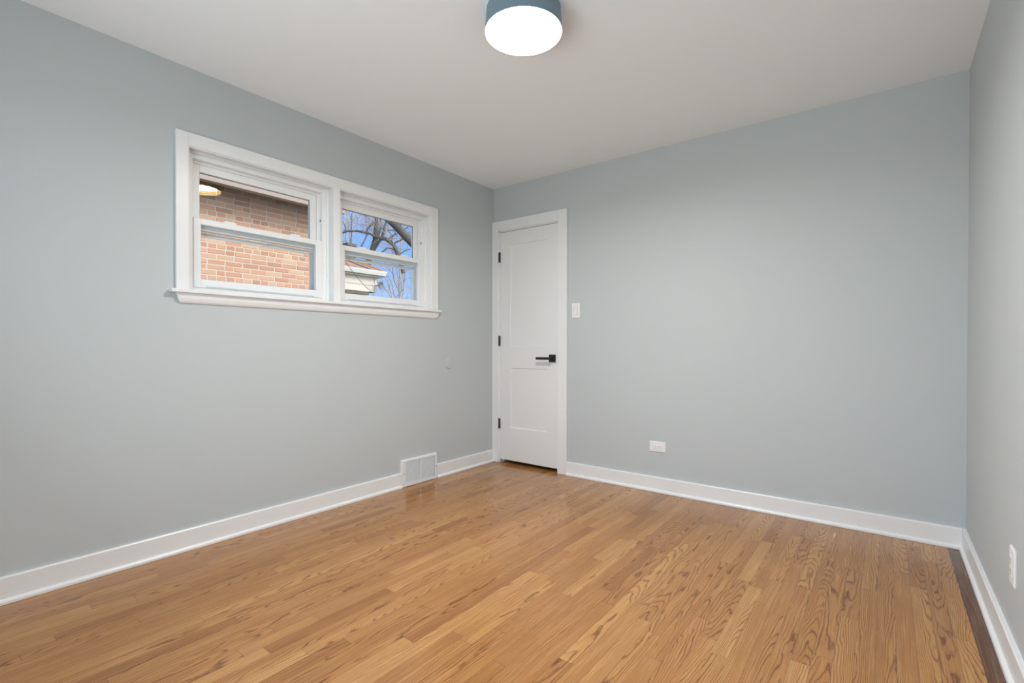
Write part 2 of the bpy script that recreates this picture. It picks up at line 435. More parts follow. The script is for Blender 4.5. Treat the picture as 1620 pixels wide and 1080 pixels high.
# baseboards with shoe moulding
HB, TB = 0.107, 0.015
def base_profile(): return [(0, 0.001), (TB, 0.001), (TB, HB - 0.004), (TB - 0.003, HB), (0, HB)]
def shoe_profile():
    return [(TB, 0.001), (TB + 0.0125, 0.001), (TB + 0.0125, 0.009)] + \
           [(TB + 0.0125 * math.cos(a), 0.009 + 0.011 * math.sin(a)) for a in (0.35, 0.8, 1.25)] + [(TB, 0.0205)]
def baseboard(name, segs, label):
    b = NB()
    for fn, a0, a1 in segs:
        prism(b, base_profile(), fn, a0, a1); prism(b, shoe_profile(), fn, a0, a1)
    return tag(obj(name, b, M['trim']), label, 'baseboard', kind='structure')
fl_ = lambda p, a: (p[0], a, p[1]); fb_ = lambda p, a: (a, L - p[0], p[1]); fr_ = lambda p, a: (W - p[0], a, p[1])
VY0, VY1 = 2.317, 2.668
DC1 = 0.775                                # right edge of the door casing
baseboard('baseboard_left', [(fl_, YF, VY0 - 0.001), (fl_, VY1 + 0.002, L - 0.0185)], 'white baseboard below the window, broken by the vent')
baseboard('baseboard_back', [(fb_, DC1 + 0.001, W - TB - 0.0002)], 'white baseboard right of the door')
baseboard('baseboard_right', [(fr_, YF, L - 0.0002)], 'white baseboard of the right wall')

# ------------------------------------------------------------------ window trim
CT = 0.018
b = NB()
CY0, CY1, CZ1 = 0.902, 2.680, 2.109
def flat_casing(bm, x0, x1, y0, y1, z0, z1): box(bm, x0, x1, y0, y1, z0, z1, 0.0025, 2)
flat_casing(b, 0.0003, CT, CY0, WY0 + 0.001, WZ0, CZ1)
flat_casing(b, 0.0003, CT, WY1 - 0.001, CY1, WZ0, CZ1)
flat_casing(b, 0.0003, CT, WY0 + 0.0012, WY1 - 0.0012, WZ1 - 0.001, CZ1)
# thin inner bead lines around the opening
for (y0, y1, z0, z1) in ((WY0 + 0.0012, WY0 + 0.006, WZ0, WZ1 - 0.001), (WY1 - 0.006, WY1 - 0.0012, WZ0, WZ1 - 0.001),
                         (WY0 + 0.006, WY1 - 0.006, WZ1 - 0.006, WZ1 - 0.0012)):
    box(b, 0.0003, CT - 0.006, y0, y1, z0, z1)
box(b, -0.14, CT, WYM0, WYM1, WZ0, WZ1 - 0.001, 0.002, 2)         # mullion
for y0, y1 in ((WY0 - JL, WY0), (WY1, WY1 + JL)): box(b, -0.158, 0.0, y0, y1, WZ0 - JL, WZ1 + JL)
box(b, -0.158, 0.0, WY0, WY1, WZ1, WZ1 + JL)
box(b, -0.158, 0.0, WY0, WY1, WZ0 - JL, WZ0)
tag(obj('trim_1', b, M['trim']), 'white casing and mullion around the two windows', 'trim', kind='structure')
sill = thing('trim_2', (0.0, 1.785, 1.247), 'white window stool with apron below both windows', 'trim', kind='structure')
b = NB()
box(b, 0.0003, 0.042, 0.874, 2.697, 1.2995, WZ0 + 0.0003, 0.003, 2)
obj('stool', b, M['trim'], sill)
b = NB()
ap = [(0.0003, 1.2993), (0.022, 1.2993), (0.022, 1.290), (0.020, 1.272), (0.015, 1.258), (0.009, 1.250), (0.0003, 1.2475)]
lo, hi = [], []
for (px, pz) in ap:                          # ends return in the same curve
    ins = 0.020 * ((1.2993 - pz) / 0.052) ** 2
    lo.append(b.verts.new((px, 0.903 + ins, pz))); hi.append(b.verts.new((px, 2.684 - ins, pz)))
b.faces.new(lo[::-1]); b.faces.new(hi)
for i in range(len(ap)): b.faces.new((lo[i], lo[(i + 1) % len(ap)], hi[(i + 1) % len(ap)], hi[i]))
obj('apron', b, M['trim'], sill)

# ------------------------------------------------------------------ double-hung units
def ring(bm, x0, x1, y0, y1, z0, z1, wl, wr, wb, wt, bev=0.002):
    box(bm, x0, x1, y0, y0 + wl, z0, z1, bev); box(bm, x0, x1, y1 - wr, y1, z0, z1, bev)
    box(bm, x0 + 0.0004, x1 - 0.0004, y0 + wl - 0.002, y1 - wr + 0.002, z0, z0 + wb, bev)
    box(bm, x0 + 0.0004, x1 - 0.0004, y0 + wl - 0.002, y1 - wr + 0.002, z1 - wt, z1, bev)
def unit(name, y0, y1, ins, label):
    t = thing(name, (-0.09, (y0 + y1) / 2, WZ0), label, 'window', kind='structure')
    iy0, iy1 = y0 + ins - 0.0012, y1 - ins + 0.0012
    b = NB()
    ring(b, -0.150, -0.046, y0 + 0.0005, y1 - 0.0005, WZ0 + 0.0005, WZ1 - 0.0005, ins - 0.0012, ins - 0.0012, 0.021, 0.036)
    # stepped head and jamb stops
    ring(b, -0.150, -0.034, y0 + 0.0005, y1 - 0.0005, WZ0 + 0.0005, WZ1 - 0.0005, 0.012, 0.012, 0.006, 0.012, 0.001)
    box(b, -0.150, -0.077, iy0, iy1, WZ1 - 0.050, WZ1 - 0.030, 0.001)
    for yy in (iy0, iy1 - 0.010): box(b, -0.150, -0.113, yy, yy + 0.010, WZ0 + 0.02, WZ1 - 0.036)     # blind stop
    box(b, -0.113, -0.0735, iy0, iy0 + 0.0045, WZ0 + 0.02, WZ1 - 0.036)                               # balance channels
    box(b, -0.113, -0.0765, iy1 - 0.0185, iy1, WZ0 + 0.02, WZ1 - 0.036); box(b, -0.0775, -0.0735, iy1 - 0.008, iy1, WZ0 + 0.02, WZ1 - 0.036)
    fr = obj('window_frame', b, M['vinyl'], t)
    b = NB(); box(b, -0.068, -0.060, iy1 - 0.0036, iy1 - 0.0001, 1.825, 1.838); obj('balance_clip', b, M['dish'], fr)
    # upper sash, outer track
    sy0, sy1 = y0 + ins, y1 - ins
    uz0, uz1 = 1.645, 1.993
    b = NB(); ring(b, -0.112, -0.082, sy0 + 0.004, sy1 - 0.018, uz0, uz1, 0.040, 0.040, 0.036, 0.040, 0.003)
    us = obj('upper_sash', b, M['vinyl'], t)
    b = NB(); box(b, -0.1000, -0.0960, sy0 + 0.036, sy1 - 0.052, uz0 + 0.030, uz1 - 0.034); obj('pane', b, M['glass'], us)
    b = NB()
    gy0, gy1, gz0, gz1 = sy0 + 0.044, sy1 - 0.058, uz0 + 0.036, uz1 - 0.040
    ring(b, -0.096, -0.0925, gy0, gy1, gz0, gz1, 0.0022, 0.0022, 0.0022, 0.0022, 0)
    obj('glazing_gasket', b, M['dish'], us)
    # lower sash, inner track
    lz0, lz1 = 1.338, 1.701
    b = NB(); ring(b, -0.072, -0.042, sy0, sy1, lz0, lz1, 0.036, 0.042, 0.046, 0.032, 0.003)
    box(b, -0.0435, -0.034, sy0 + 0.06, sy1 - 0.06, lz0 + 0.006, lz0 + 0.014, 0.003)                  # lift lip
    ls = obj('lower_sash', b, M['vinyl'], t)
    b = NB(); box(b, -0.0600, -0.0560, sy0 + 0.032, sy1 - 0.038, lz0 + 0.040, lz1 - 0.028); obj('pane', b, M['glass'], ls)
    for fr_ in (0.245, 0.755):
        yc = sy0 + (sy1 - sy0) * fr_
        b = NB()
        prism(b, [(-0.036, 0.0), (0.036, 0.0), (0.034, 0.007), (0.022, 0.0105), (-0.016, 0.0105), (-0.028, 0.006)],
              lambda p, a: (a, yc + p[0], lz1 + p[1]), -0.066, -0.046)
        obj('sash_lock', b, M['vinyl'], ls, True)
    # half screen frame standing in the outermost track
    b = NB(); ring(b, -0.132, -0.122, iy0 + 0.011, iy1 - 0.011, WZ0 + 0.0205, 1.642, 0.030, 0.030, 0.020, 0.022, 0.001)
    obj('screen_frame', b, M['vinyl'], t)
w3 = thing('added_window', ((FX0 + FX1) / 2, YF, FZ0), 'added white window behind the camera, made up for fill light', 'window', kind='structure')  # unseen window, added so that fill light can come in
b = NB()
fy = lambda bm, x0, x1, z0, z1: box(bm, x0, x1, YF - 0.09, YF - 0.03, z0, z1, 0.002)
fy(b, FX0, FX0 + 0.05, FZ0, FZ1); fy(b, FX1 - 0.05, FX1, FZ0, FZ1); fy(b, FX0 + 0.05, FX1 - 0.05, FZ0, FZ0 + 0.05)
fy(b, FX0 + 0.05, FX1 - 0.05, FZ1 - 0.05, FZ1); fy(b, 1.82, 1.88, FZ0 + 0.05, FZ1 - 0.05)
obj('window_frame', b, M['vinyl'], w3)
b = NB(); box(b, FX0 + 0.04, FX1 - 0.04, YF - 0.062, YF - 0.058, FZ0 + 0.04, FZ1 - 0.04); obj('pane', b, M['glass'], w3)
unit('window_1', WY0, WYM0, 0.042, 'left double-hung white window looking onto the brick house')
unit('window_2', WYM1, WY1, 0.037, 'right double-hung white window looking onto sky and tree')

# ------------------------------------------------------------------ door
door = thing('door_1', (0.38, L, 0.0), 'narrow white two-panel door with black hinges and lever', 'door', kind='structure')
b = NB()
box(b, 0.0003, 0.066, L - CT, L - 0.0003, 0.001, 2.1385, 0.002, 2)
box(b, 0.690, DC1, L - CT, L - 0.0003, 0.001, 2.1385, 0.002, 2)
box(b, 0.0662, 0.6898, L - CT, L - 0.0003, 2.0525, 2.1385, 0.002, 2)
# jamb lining and stops
box(b, 0.0662, 0.6898, L - 0.0018, L - 0.0001, 2.0436, 2.0532)
box(b, 0.0655, 0.0762, L - 0.0018, L - 0.0001, 0.001, 2.0532); box(b, 0.6876, 0.6905, L - 0.0018, L - 0.0001, 0.001, 2.0532)
box(b, DX0, DX0 + 0.006, L, L + 0.16, 0.001, DZ1); box(b, DX1 - 0.004, DX1, L, L + 0.16, 0.001, DZ1)
box(b, DX0 + 0.006, DX1 - 0.004, L, L + 0.16, DZ1 - 0.0044, DZ1)
for x0, x1 in ((DX0 + 0.006, DX0 + 0.018), (DX1 - 0.016, DX1 - 0.004)): box(b, x0, x1, L + 0.045, L + 0.075, 0.001, DZ1 - 0.003)
obj('door_frame', b, M['trim'], door)
DLX0, DLX1, DLZ0, DLZ1 = 0.0777, 0.6855, 0.032, 2.040
DF = L + 0.004                              # face of the leaf
b = NB()
xs = (DLX0, 0.1905, 0.5735, DLX1); zs = (DLZ0, 0.3205, 0.8445, 1.0285, 1.9220, DLZ1)
dep, slope_ = 0.007, 0.004
verts = {}
def dv(x, z, y):
    key = (round(x, 5), round(z, 5), round(y, 5))
    if key not in verts: verts[key] = b.verts.new((x, y, z))
    return verts[key]
def dq(*ps): b.faces.new([dv(*p) for p in ps])
for i in range(3):
    for j in range(5):
        x0, x1, z0, z1 = xs[i], xs[i + 1], zs[j], zs[j + 1]
        if i == 1 and j in (1, 3):
            s = slope_; y0, y1 = DF, DF + dep
            o4 = [(x0, z0, y0), (x1, z0, y0), (x1, z1, y0), (x0, z1, y0)]
            i4 = [(x0 + s, z0 + s, y1), (x1 - s, z0 + s, y1), (x1 - s, z1 - s, y1), (x0 + s, z1 - s, y1)]
            for q in range(4): dq(o4[q], o4[(q + 1) % 4], i4[(q + 1) % 4], i4[q])
            dq(*i4)
        else: dq((x0, z0, DF), (x1, z0, DF), (x1, z1, DF), (x0, z1, DF))
yb = DF + 0.035
for i in range(3):
    for z in (DLZ0, DLZ1): dq((xs[i], z, DF), (xs[i + 1], z, DF), (xs[i + 1], z, yb), (xs[i], z, yb))
    for j in range(5): dq((xs[i], zs[j], yb), (xs[i + 1], zs[j], yb), (xs[i + 1], zs[j + 1], yb), (xs[i], zs[j + 1], yb))
for j in range(5):
    for x in (DLX0, DLX1): dq((x, zs[j], DF), (x, zs[j + 1], DF), (x, zs[j + 1], yb), (x, zs[j], yb))
leaf = obj('door_leaf', b, M['door'], door)
for z0 in (0.303, 1.037, 1.777):
    b = NB()
    lathe(b, [(0.0, 0), (0.005, 0.0005), (0.0062, 0.002), (0.0062, 0.087), (0.005, 0.0895), (0.0, 0.090)], 14, 0.0735, L - 0.0078, 'Z', z0)
    for zz in (0.017, 0.035, 0.053, 0.071): lathe(b, [(0.0066, zz), (0.0066, zz + 0.0014)], 14, 0.0735, L - 0.0078, 'Z', z0)
    box(b, 0.0745, 0.0790, L - 0.006, L + 0.010, z0 + 0.001, z0 + 0.089)
    obj('hinge', b, M['bronze'], door, True)
hx, hz = 0.6295, 0.934
handle = bpy.data.objects.new('door_handle', None); COL.objects.link(handle); handle.parent = door
handle.location = Vector((hx, DF, hz)) - Vector(door.location)
b = NB(); box(b, hx - 0.032, hx + 0.032, DF - 0.009, DF - 0.0001, hz - 0.032, hz + 0.032, 0.002, 2); obj('rosette', b, M['black'], handle)
b = NB()
lathe(b, [(0.0, -0.012), (0.0115, -0.012), (0.0115, 0.030), (0.0, 0.030)], 20, hx, DF - 0.042, 'Y', hz)
box(b, hx - 0.128, hx + 0.012, DF - 0.062, DF - 0.049, hz - 0.0105, hz + 0.0105, 0.0025, 2)
obj('lever', b, M['black'], handle, True)
b = NB(); box(b, DLX1 + 0.0003, DLX1 + 0.0022, DF + 0.001, DF + 0.026, hz - 0.028, hz + 0.028); obj('latch_plate', b, M['dish'], door)

# ================================================================== THINGS IN THE ROOM
# ceiling light
lx, ly = 1.593, 1.655
lamp = thing('ceiling_light', (lx, ly, H), 'round dark drum flush-mount ceiling light glowing white with gold inner rim', 'light')
zt, zb = H - 0.0005, 2.345
b = NB()
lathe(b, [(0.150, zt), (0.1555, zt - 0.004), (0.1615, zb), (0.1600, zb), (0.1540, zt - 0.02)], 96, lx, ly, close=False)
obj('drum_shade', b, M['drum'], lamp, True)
b = NB()
lathe(b, [(0.1597, zb + 0.0002), (0.1547, zb + 0.066), (0.146, zb + 0.066)], 96, lx, ly, close=False)
obj('gold_liner', b, M['gold'], lamp, True)['label'] = 'gold inner rim'
b = NB()
lathe(b, [(0.1505, zb + 0.048), (0.1500, zb + 0.041), (0.1400, zb + 0.034), (0.10, zb + 0.031), (0.05, zb + 0.030), (0.004, zb + 0.030)], 96, lx, ly, close=False)
obj('diffuser', b, M['diffuser'], lamp, True)['label'] = 'glowing white diffuser'

# wall register
vent = thing('wall_register', (0.0, (VY0 + VY1) / 2, 0.0), 'white metal air register with two louvre banks low on the wall under the window', 'vent')
VX = 0.021
b = NB()
y0, y1, z0, z1 = VY0, VY1, 0.001, 0.200
bb0, bb1, bt0, bt1 = y0 + 0.034, y1 - 0.028, 0.029, 0.181      # louvre field
ym0, ym1 = (bb0 + bb1) / 2 - 0.006, (bb0 + bb1) / 2 + 0.006
def plate_face(bm, x, yy0, yy1, zz0, zz1, th=0.0016): box(bm, x - th, x, yy0, yy1, zz0, zz1)
# stamped frame: flat face, sloping sides
fx = VX
P = lambda p, a: (p[0], p[1], a)
ring(b, fx - 0.0022, fx, y0 + 0.005, y1 - 0.005, z0 + 0.002, z1 - 0.005, bb0 - y0 - 0.005, y1 - bb1 - 0.005, bt0 - z0 - 0.002, z1 - 0.005 - bt1, 0.0006)
box(b, fx - 0.0022, fx - 0.0003, ym0, ym1, bt0 - 0.001, bt1 + 0.001)
outer = [(y0, z0), (y1, z0), (y1, z1), (y0, z1)]; inn = [(y0 + 0.006, z0 + 0.003), (y1 - 0.006, z0 + 0.003), (y1 - 0.006, z1 - 0.006), (y0 + 0.006, z1 - 0.006)]
vo = [b.verts.new((0.0005, q[0], q[1])) for q in outer]; vi = [b.verts.new((fx - 0.0006, q[0], q[1])) for q in inn]
for i in range(4): b.faces.new((vo[i], vo[(i + 1) % 4], vi[(i + 1) % 4], vi[i]))
obj('register_frame', b, M['register'], vent)
b = NB()
nsl = 13
for (ya, yb_) in ((bb0, ym0), (ym1, bb1)):
    for i in range(nsl):
        zc = bt0 + (i + 0.5) * (bt1 - bt0) / nsl
        # blade: outer edge low, inner edge high
        vs = [(fx - 0.0018, zc - 0.0046), (fx - 0.0010, zc - 0.0042), (fx - 0.0095, zc + 0.0038), (fx - 0.0103, zc + 0.0034)]
        prism(b, vs, lambda p, a: (p[0], a, p[1]), ya - 0.002, yb_ + 0.002)
obj('louvres', b, M['register'], vent)
b = NB(); box(b, 0.0006, 0.0016, y0 + 0.012, y1 - 0.012, z0 + 0.006, z1 - 0.012); obj('duct_shade_sheet', b, M['duct'], vent)  # dark sheet painted in place of the shade inside the duct
for yy, zz in ((y0 + 0.018, 0.098), (y1 - 0.013, 0.098)):
    b = NB(); lathe(b, [(0.0, 0.002), (0.003, 0.0016), (0.0042, 0.0)], 12, fx - 0.0002, yy, 'X', zz); obj('screw', b, M['dish'], vent, True)

# round blank cover painted like the wall
b = NB()
lathe(b, [(0.0, 0.006), (0.036, 0.006), (0.0415, 0.005), (0.044, 0.0)], 48, 0.0002, 2.813, 'X', 0.897)
tag(obj('blank_cover', b, M['wall'], smooth=True), 'round blank cover plate painted grey like the wall, between window and door', 'cover plate')

# switch and outlets (built facing -y at origin, then placed)
def plate_parts(t, w, h, place, kind):
    def P(bm): bmesh.ops.transform(bm, matrix=place, verts=bm.verts[:]); return bm
    b = NB()
    prism(b, [(-w / 2, 0), (w / 2, 0), (w / 2, -0.003), (w / 2 - 0.004, -0.0062), (-w / 2 + 0.004, -0.0062), (-w / 2, -0.003)],
          lambda p, a: (p[0], p[1], a), -h / 2 + 0.0035, h / 2 - 0.0035)
    prism(b, [(-h / 2, 0), (h / 2, 0), (h / 2, -0.003), (h / 2 - 0.0036, -0.0060), (-h / 2 + 0.0036, -0.0060), (-h / 2, -0.003)],
          lambda p, a: (a, p[1], p[0]), -w / 2 + 0.0035, w / 2 - 0.0035)
    obj('cover_plate', P(b), M['plate'], t)
    if kind == 'switch':
        b = NB(); ring(b, 0, 0.001, -0.0175, 0.0175, -0.0345, 0.0345, 0.0015, 0.0015, 0.0015, 0.0015, 0)
        bmesh.ops.transform(b, matrix=Matrix.Translation((0, -0.0066, 0)) @ Matrix.Rotation(-math.pi / 2, 4, 'Z'), verts=b.verts[:])
        obj('rocker_frame', P(b), M['gap'], t)
        b = NB()
        prism(b, [(-0.0064, 0.0325), (-0.0085, 0.0325), (-0.0068, 0.0), (-0.0110, -0.0325), (-0.0064, -0.0325)],
              lambda p, a: (a, p[0], p[1]), -0.0150, 0.0125)
        obj('rocker', P(b), M['plate'], t)
        b = NB(); box(b, 0.0138, 0.0158, -0.0082, -0.0064, -0.030, 0.030); obj('dimmer_slide', P(b), M['plate'], t)
    else:
        b = NB(); box(b, -0.0165, 0.0165, -0.0084, -0.0060, -0.0335, 0.0335, 0.001); ins = obj('receptacle', P(b), M['plate'], t)
        for s in (-1, 1):
            zc = 0.0175 * s
            b = NB()
            box(b, -0.0075, -0.0058, -0.0088, -0.0083, zc + 0.000, zc + 0.0080)
            box(b, 0.0058, 0.0075, -0.0088, -0.0083, zc + 0.001, zc + 0.0075)
            obj('slots', P(b), M['slot'], ins)
            b = NB(); lathe(b, [(0.0, 0.0), (0.0024, 0.0), (0.0024, 0.0005), (0.0, 0.0005)], 12, 0, -0.0088, 'Y', zc - 0.0068)
            obj('ground_hole', P(b), M['slot'], ins)
    for s in (-1, 1):
        b = NB(); lathe(b, [(0.0, -0.0014), (0.002, -0.001), (0.003, 0.0003)], 12, 0, -0.0062, 'Y', 0.0485 * s)
        obj('screw', P(b), M['register'], t, True)
sw = thing('light_switch', (0.8515, L, 1.3175), 'white rocker light switch on the back wall beside the door casing', 'switch')
plate_parts(sw, 0.071, 0.119, Matrix.Translation((0.8515, L - 0.0003, 1.3175)), 'switch')
ot = thing('wall_outlet', (1.521, L, 0.321), 'white outlet mounted sideways on the back wall above the baseboard', 'outlet')
plate_parts(ot, 0.0735, 0.1175, Matrix.Translation((1.521, L - 0.0003, 0.321)) @ Matrix.Rotation(math.pi / 2, 4, 'Y'), 'outlet')
ot2 = thing('wall_outlet', (W, 2.200, 0.335), 'white upright outlet on the right wall at the edge of the photo', 'outlet')
plate_parts(ot2, 0.0735, 0.1185, Matrix.Translation((W - 0.0003, 2.200, 0.335)) @ Matrix.Rotation(math.pi / 2 * -1, 4, 'Z'), 'outlet')

# ================================================================== OUTSIDE
GZ = -0.75
b = NB(); bmesh.ops.create_grid(b, x_segments=1, y_segments=1, size=40, matrix=Matrix.Translation((-30, 5, GZ)))
tag(obj('ground', b, M['lawn']), 'bare lawn outside between the houses', 'ground', kind='structure')
# --- brick house next door
BX, BY0, BY1, BZ1 = -4.10, -3.5, 4.12, 3.16
house = thing('brick_house', (-6.5, 0.4, GZ), 'tan and orange brick house seen through the left window', 'house')
b = NB(); box(b, -9.0, BX - 0.006, BY0, BY1, GZ, BZ1 + 0.05); core = obj('mortar_wall', b, M['mortar'], house)
rb = random.Random(5)
b = NB(); seedl = b.loops.layers.float_color.new('seed')
ch, jt = 0.0690, 0.0135
row = 0
z = GZ
def brick(y0, y1, z0, z1):
    sd = (min(1, max(0, rb.gauss(0.50, 0.30))), rb.random(), rb.random(), 1)
    j = lambda a: a + rb.uniform(-0.0022, 0.0022)
    dxx = rb.uniform(-0.0035, 0.0005)
    c4 = [(j(y0), j(z0)), (j(y1), j(z0)), (j(y1), j(z1)), (j(y0), j(z1))]
    bk = [b.verts.new((BX - 0.0062, p[0], p[1])) for p in c4]
    cy_, cz_ = (y0 + y1) / 2, (z0 + z1) / 2
    fr = [b.verts.new((BX + dxx, p[0] + math.copysign(0.003, cy_ - p[0]), p[1] + math.copysign(0.003, cz_ - p[1]))) for p in c4]
    fs = [b.faces.new(fr)] + [b.faces.new((bk[i], bk[(i + 1) % 4], fr[(i + 1) % 4], fr[i])) for i in range(4)]
    for f in fs:
        for lp in f.loops: lp[seedl] = sd
while z < BZ1:
    hdr = row % 6 == 2
    y = -1.0 + (rb.uniform(0, 0.05) if hdr else (0.105 if row % 2 else 0.0)) - 0.1
    while y < BY1 - 0.03:
        ln = 0.098 if (hdr or rb.random() < 0.10) else 0.203
        y1 = min(y + ln, BY1)
        if y1 - y > 0.02: brick(y, y1, z + jt, min(z + ch, BZ1 + 0.02))
        y += ln + jt
    z += ch; row += 1
obj('brickwork', b, M['brick'], house)
b = NB()
EX = -3.64
prism(b, [(EX, 3.015), (EX, 3.15), (EX - 0.03, 3.155), (EX - 0.13, 3.155), (EX - 0.13, 3.05), (EX - 0.10, 3.015)], lambda p, a: (p[0], a, p[1]), BY0 - 0.2, 4.285)
obj('gutter', b, M['gutter'], house)
b = NB(); box(b, EX - 0.15, EX - 0.131, BY0 - 0.2, 4.29, 3.02, 3.20); obj('fascia_board', b, M['beam'], house)
b = NB(); box(b, BX - 0.02, EX - 0.151, BY0 - 0.2, 4.29, 3.165, 3.18); obj('soffit', b, M['gutter'], house)
b = NB(); prism(b, [(EX - 0.10, 3.21), (-9.4, 3.21), (-6.5, 4.6)], lambda p, a: (p[0], a, p[1]), BY0 - 0.25, 4.30); obj('roof', b, M['shingle'], house)

# --- cream house with hip roof
PX, PE, PYE, PYC = -6.82, -6.60, 7.36, 7.23
PYB = 4.70
cot = thing('cream_house', (-8.5, 6.0, GZ), 'cream sided house with brown hip roof and white gutter seen through the right window', 'house')
b = NB()
# lapped boards under the eave
zz = 2.305; n = 0
for z0, z1 in ((2.305, 2.465), (2.462, 2.62), (2.617, 2.72)):
    prism(b, [(PX, z0), (PX + 0.020, z0), (PX + 0.006, z1), (PX, z1)], lambda p, a: (p[0], a, p[1]), PYB, PYC - 0.05)
    prism(b, [(PYC - 0.12, z0), (PYC - 0.100, z0), (PYC - 0.114, z1), (PYC - 0.12, z1)], lambda p, a: (a, p[0] + 0.1, p[1]), -10.5, PX)
box(b, PX - 0.10, PX, PYB, PYC - 0.02, 2.305, 2.74)
obj('siding', b, M['siding'], cot)
b = NB(); box(b, PX - 0.03, PX + 0.024, PYC - 0.07, PYC, 2.30, 2.72); obj('corner_board', b, M['siding'], cot)
b = NB(); box(b, -10.5, PE - 0.10, PYB, PYE - 0.02, 2.655, 2.675); obj('soffit', b, M['siding'], cot)
b = NB()
prism(b, [(PE, 2.79), (PE + 0.006, 2.765), (PE - 0.03, 2.69), (PE - 0.12, 2.68), (PE - 0.12, 2.79)], lambda p, a: (p[0], a, p[1]), PYB, PYE)
prism(b, [(PE + 0.012, 2.776), (PE + 0.012, 2.79), (PE - 0.004, 2.79), (PE - 0.004, 2.776)], lambda p, a: (p[0], a, p[1]), PYB, PYE + 0.012)
obj('gutter', b, M['white_gutter'], cot)
b = NB()
ez, s_ = 2.78, 0.50
run = 1.25
A0 = (PE - 0.04, PYB, ez); A1 = (PE - 0.04, PYE, ez); A2 = (-10.8, PYE, ez); A3 = (-10.8, PYB, ez)
rz = ez + s_ * run
B1 = (PE - 0.04 - run, PYE - run, rz); B0 = (PE - 0.04 - run, PYB, rz); B2 = (-10.8, PYE - run, rz); B3 = (-10.8, PYB, rz)
vv = {k_: b.verts.new(p) for k_, p in dict(A0=A0, A1=A1, A2=A2, A3=A3, B0=B0, B1=B1, B2=B2, B3=B3).items()}
for q in (('A0', 'A1', 'B1', 'B0'), ('A1', 'A2', 'B2', 'B1'), ('B0', 'B1', 'B2', 'B3'), ('A0', 'A3', 'A2', 'A1'), ('A0', 'B0', 'B3', 'A3'), ('A2', 'A3', 'B3', 'B2')):
    b.faces.new([vv[k_] for k_ in q])
tube(b, [Vector(A1) + Vector((0, 0, 0.01)), Vector(B1) + Vector((0, 0, 0.015))], 0.03, 6)
obj('roof', b, M['shingle'], cot)
b = NB(); box(b, -10.5, PX + 0.012, PYB, PYC - 0.22, 2.23, 2.304); obj('beam', b, M['beam'], cot)
for yy in (PYB + 0.1, 5.9):
    b = NB(); box(b, PX - 0.14, PX - 0.02, yy - 0.06, yy + 0.06, GZ, 2.23); obj('post', b, M['siding'], cot)
b = NB(); box(b, -10.6, -8.6, PYB, 6.4, GZ, 2.22); obj('wall', b, M['siding'], cot)
b = NB()
box(b, -8.10, -7.88, 7.17, 7.39, 2.95, 3.54); box(b, -8.125, -7.855, 7.145, 7.415, 3.54, 3.62, 0.01)
obj('chimney', b, M['beam'], cot)
# round dish on the corner
b = NB()
lathe(b, [(0.0, 0.012), (0.03, 0.014), (0.07, 0.028), (0.082, 0.045), (0.085, 0.040), (0.07, 0.016), (0.03, 0.0), (0.0, -0.002)], 24, 0, 0, 'X', 0, close=False)
bmesh.ops.transform(b, matrix=Matrix.Translation((PX + 0.17, PYC - 0.035, 2.46)) @ Matrix.Rotation(0.25, 4, 'Z'), verts=b.verts[:])
tube(b, [(PX + 0.02, PYC - 0.05, 2.46), (PX + 0.10, PYC - 0.045, 2.46), (PX + 0.172, PYC - 0.036, 2.46)], 0.012, 8)
tag(obj('satellite_dish', b, M['dish'], smooth=True), 'small grey round dish on the corner of the cream house', 'dish')
# cables
def sag(p, q, s, n=14):
    p, q = Vector(p), Vector(q)
    return [p.lerp(q, i / n) - Vector((0, 0, s * 4 * (i / n) * (1 - i / n))) for i in range(n + 1)]
b = NB(); tube(b, sag((-6.9, 4.9, 3.35), (PE - 0.02, 6.95, 2.795), 0.02), 0.014, 5)
tag(obj('utility_cable', b, M['cable']), 'thick dark cable slanting across the brown roof of the cream house', 'cable')
b = NB(); tube(b, sag((-6.42, 6.02, 2.98), (-6.55, 6.95, 2.24), 0.07) + sag((-6.55, 6.95, 2.24), (-5.2, 5.0, 0.4), 0.3)[1:], 0.006, 4)
tag(obj('utility_cable', b, M['cable']), 'thin cable hanging in front of the cream siding', 'cable')
# distant shed roof glimpsed below the beam
shed = thing('shed', (-12.6, 9.6, GZ), 'grey roofed shed seen under the cream house beam', 'shed')
b = NB(); prism(b, [(-14.0, 2.55), (-11.4, 2.55), (-12.2, 2.95)], lambda p, a: (p[0], a, p[1]), 8.6, 10.3); obj('roof', b, M['darkroof'], shed)
b = NB(); box(b, -13.7, -11.7, 8.8, 10.1, GZ, 2.55); obj('wall', b, M['darkroof'], shed)

# ------------------------------------------------------------------ trees
def wob(pts, a, r, sub=3):
    """resample a polyline with a little wander"""
    out = []
    P_ = [Vector(p) for p in pts]
    for i in range(len(P_) - 1):
        p0 = P_[max(i - 1, 0)]; p1 = P_[i]; p2 = P_[i + 1]; p3 = P_[min(i + 2, len(P_) - 1)]
        for k_ in range(sub):
            t_ = k_ / sub
            q = 0.5 * ((2 * p1) + (p2 - p0) * t_ + (2 * p0 - 5 * p1 + 4 * p2 - p3) * t_ ** 2 + (3 * p1 - p0 - 3 * p2 + p3) * t_ ** 3)
            out.append(q + Vector((r.uniform(-a, a), r.uniform(-a, a), r.uniform(-a, a))))
    out.append(P_[-1]); return out
def lerp_r(r0, r1, n): return [r0 + (r1 - r0) * i / max(1, n - 1) for i in range(n)]
def limb(bm, pts, r0, r1, rr, n=8, a=0.02):
    q = wob(pts, a, rr); tube(bm, q, lerp_r(r0, r1, len(q)), n); return q
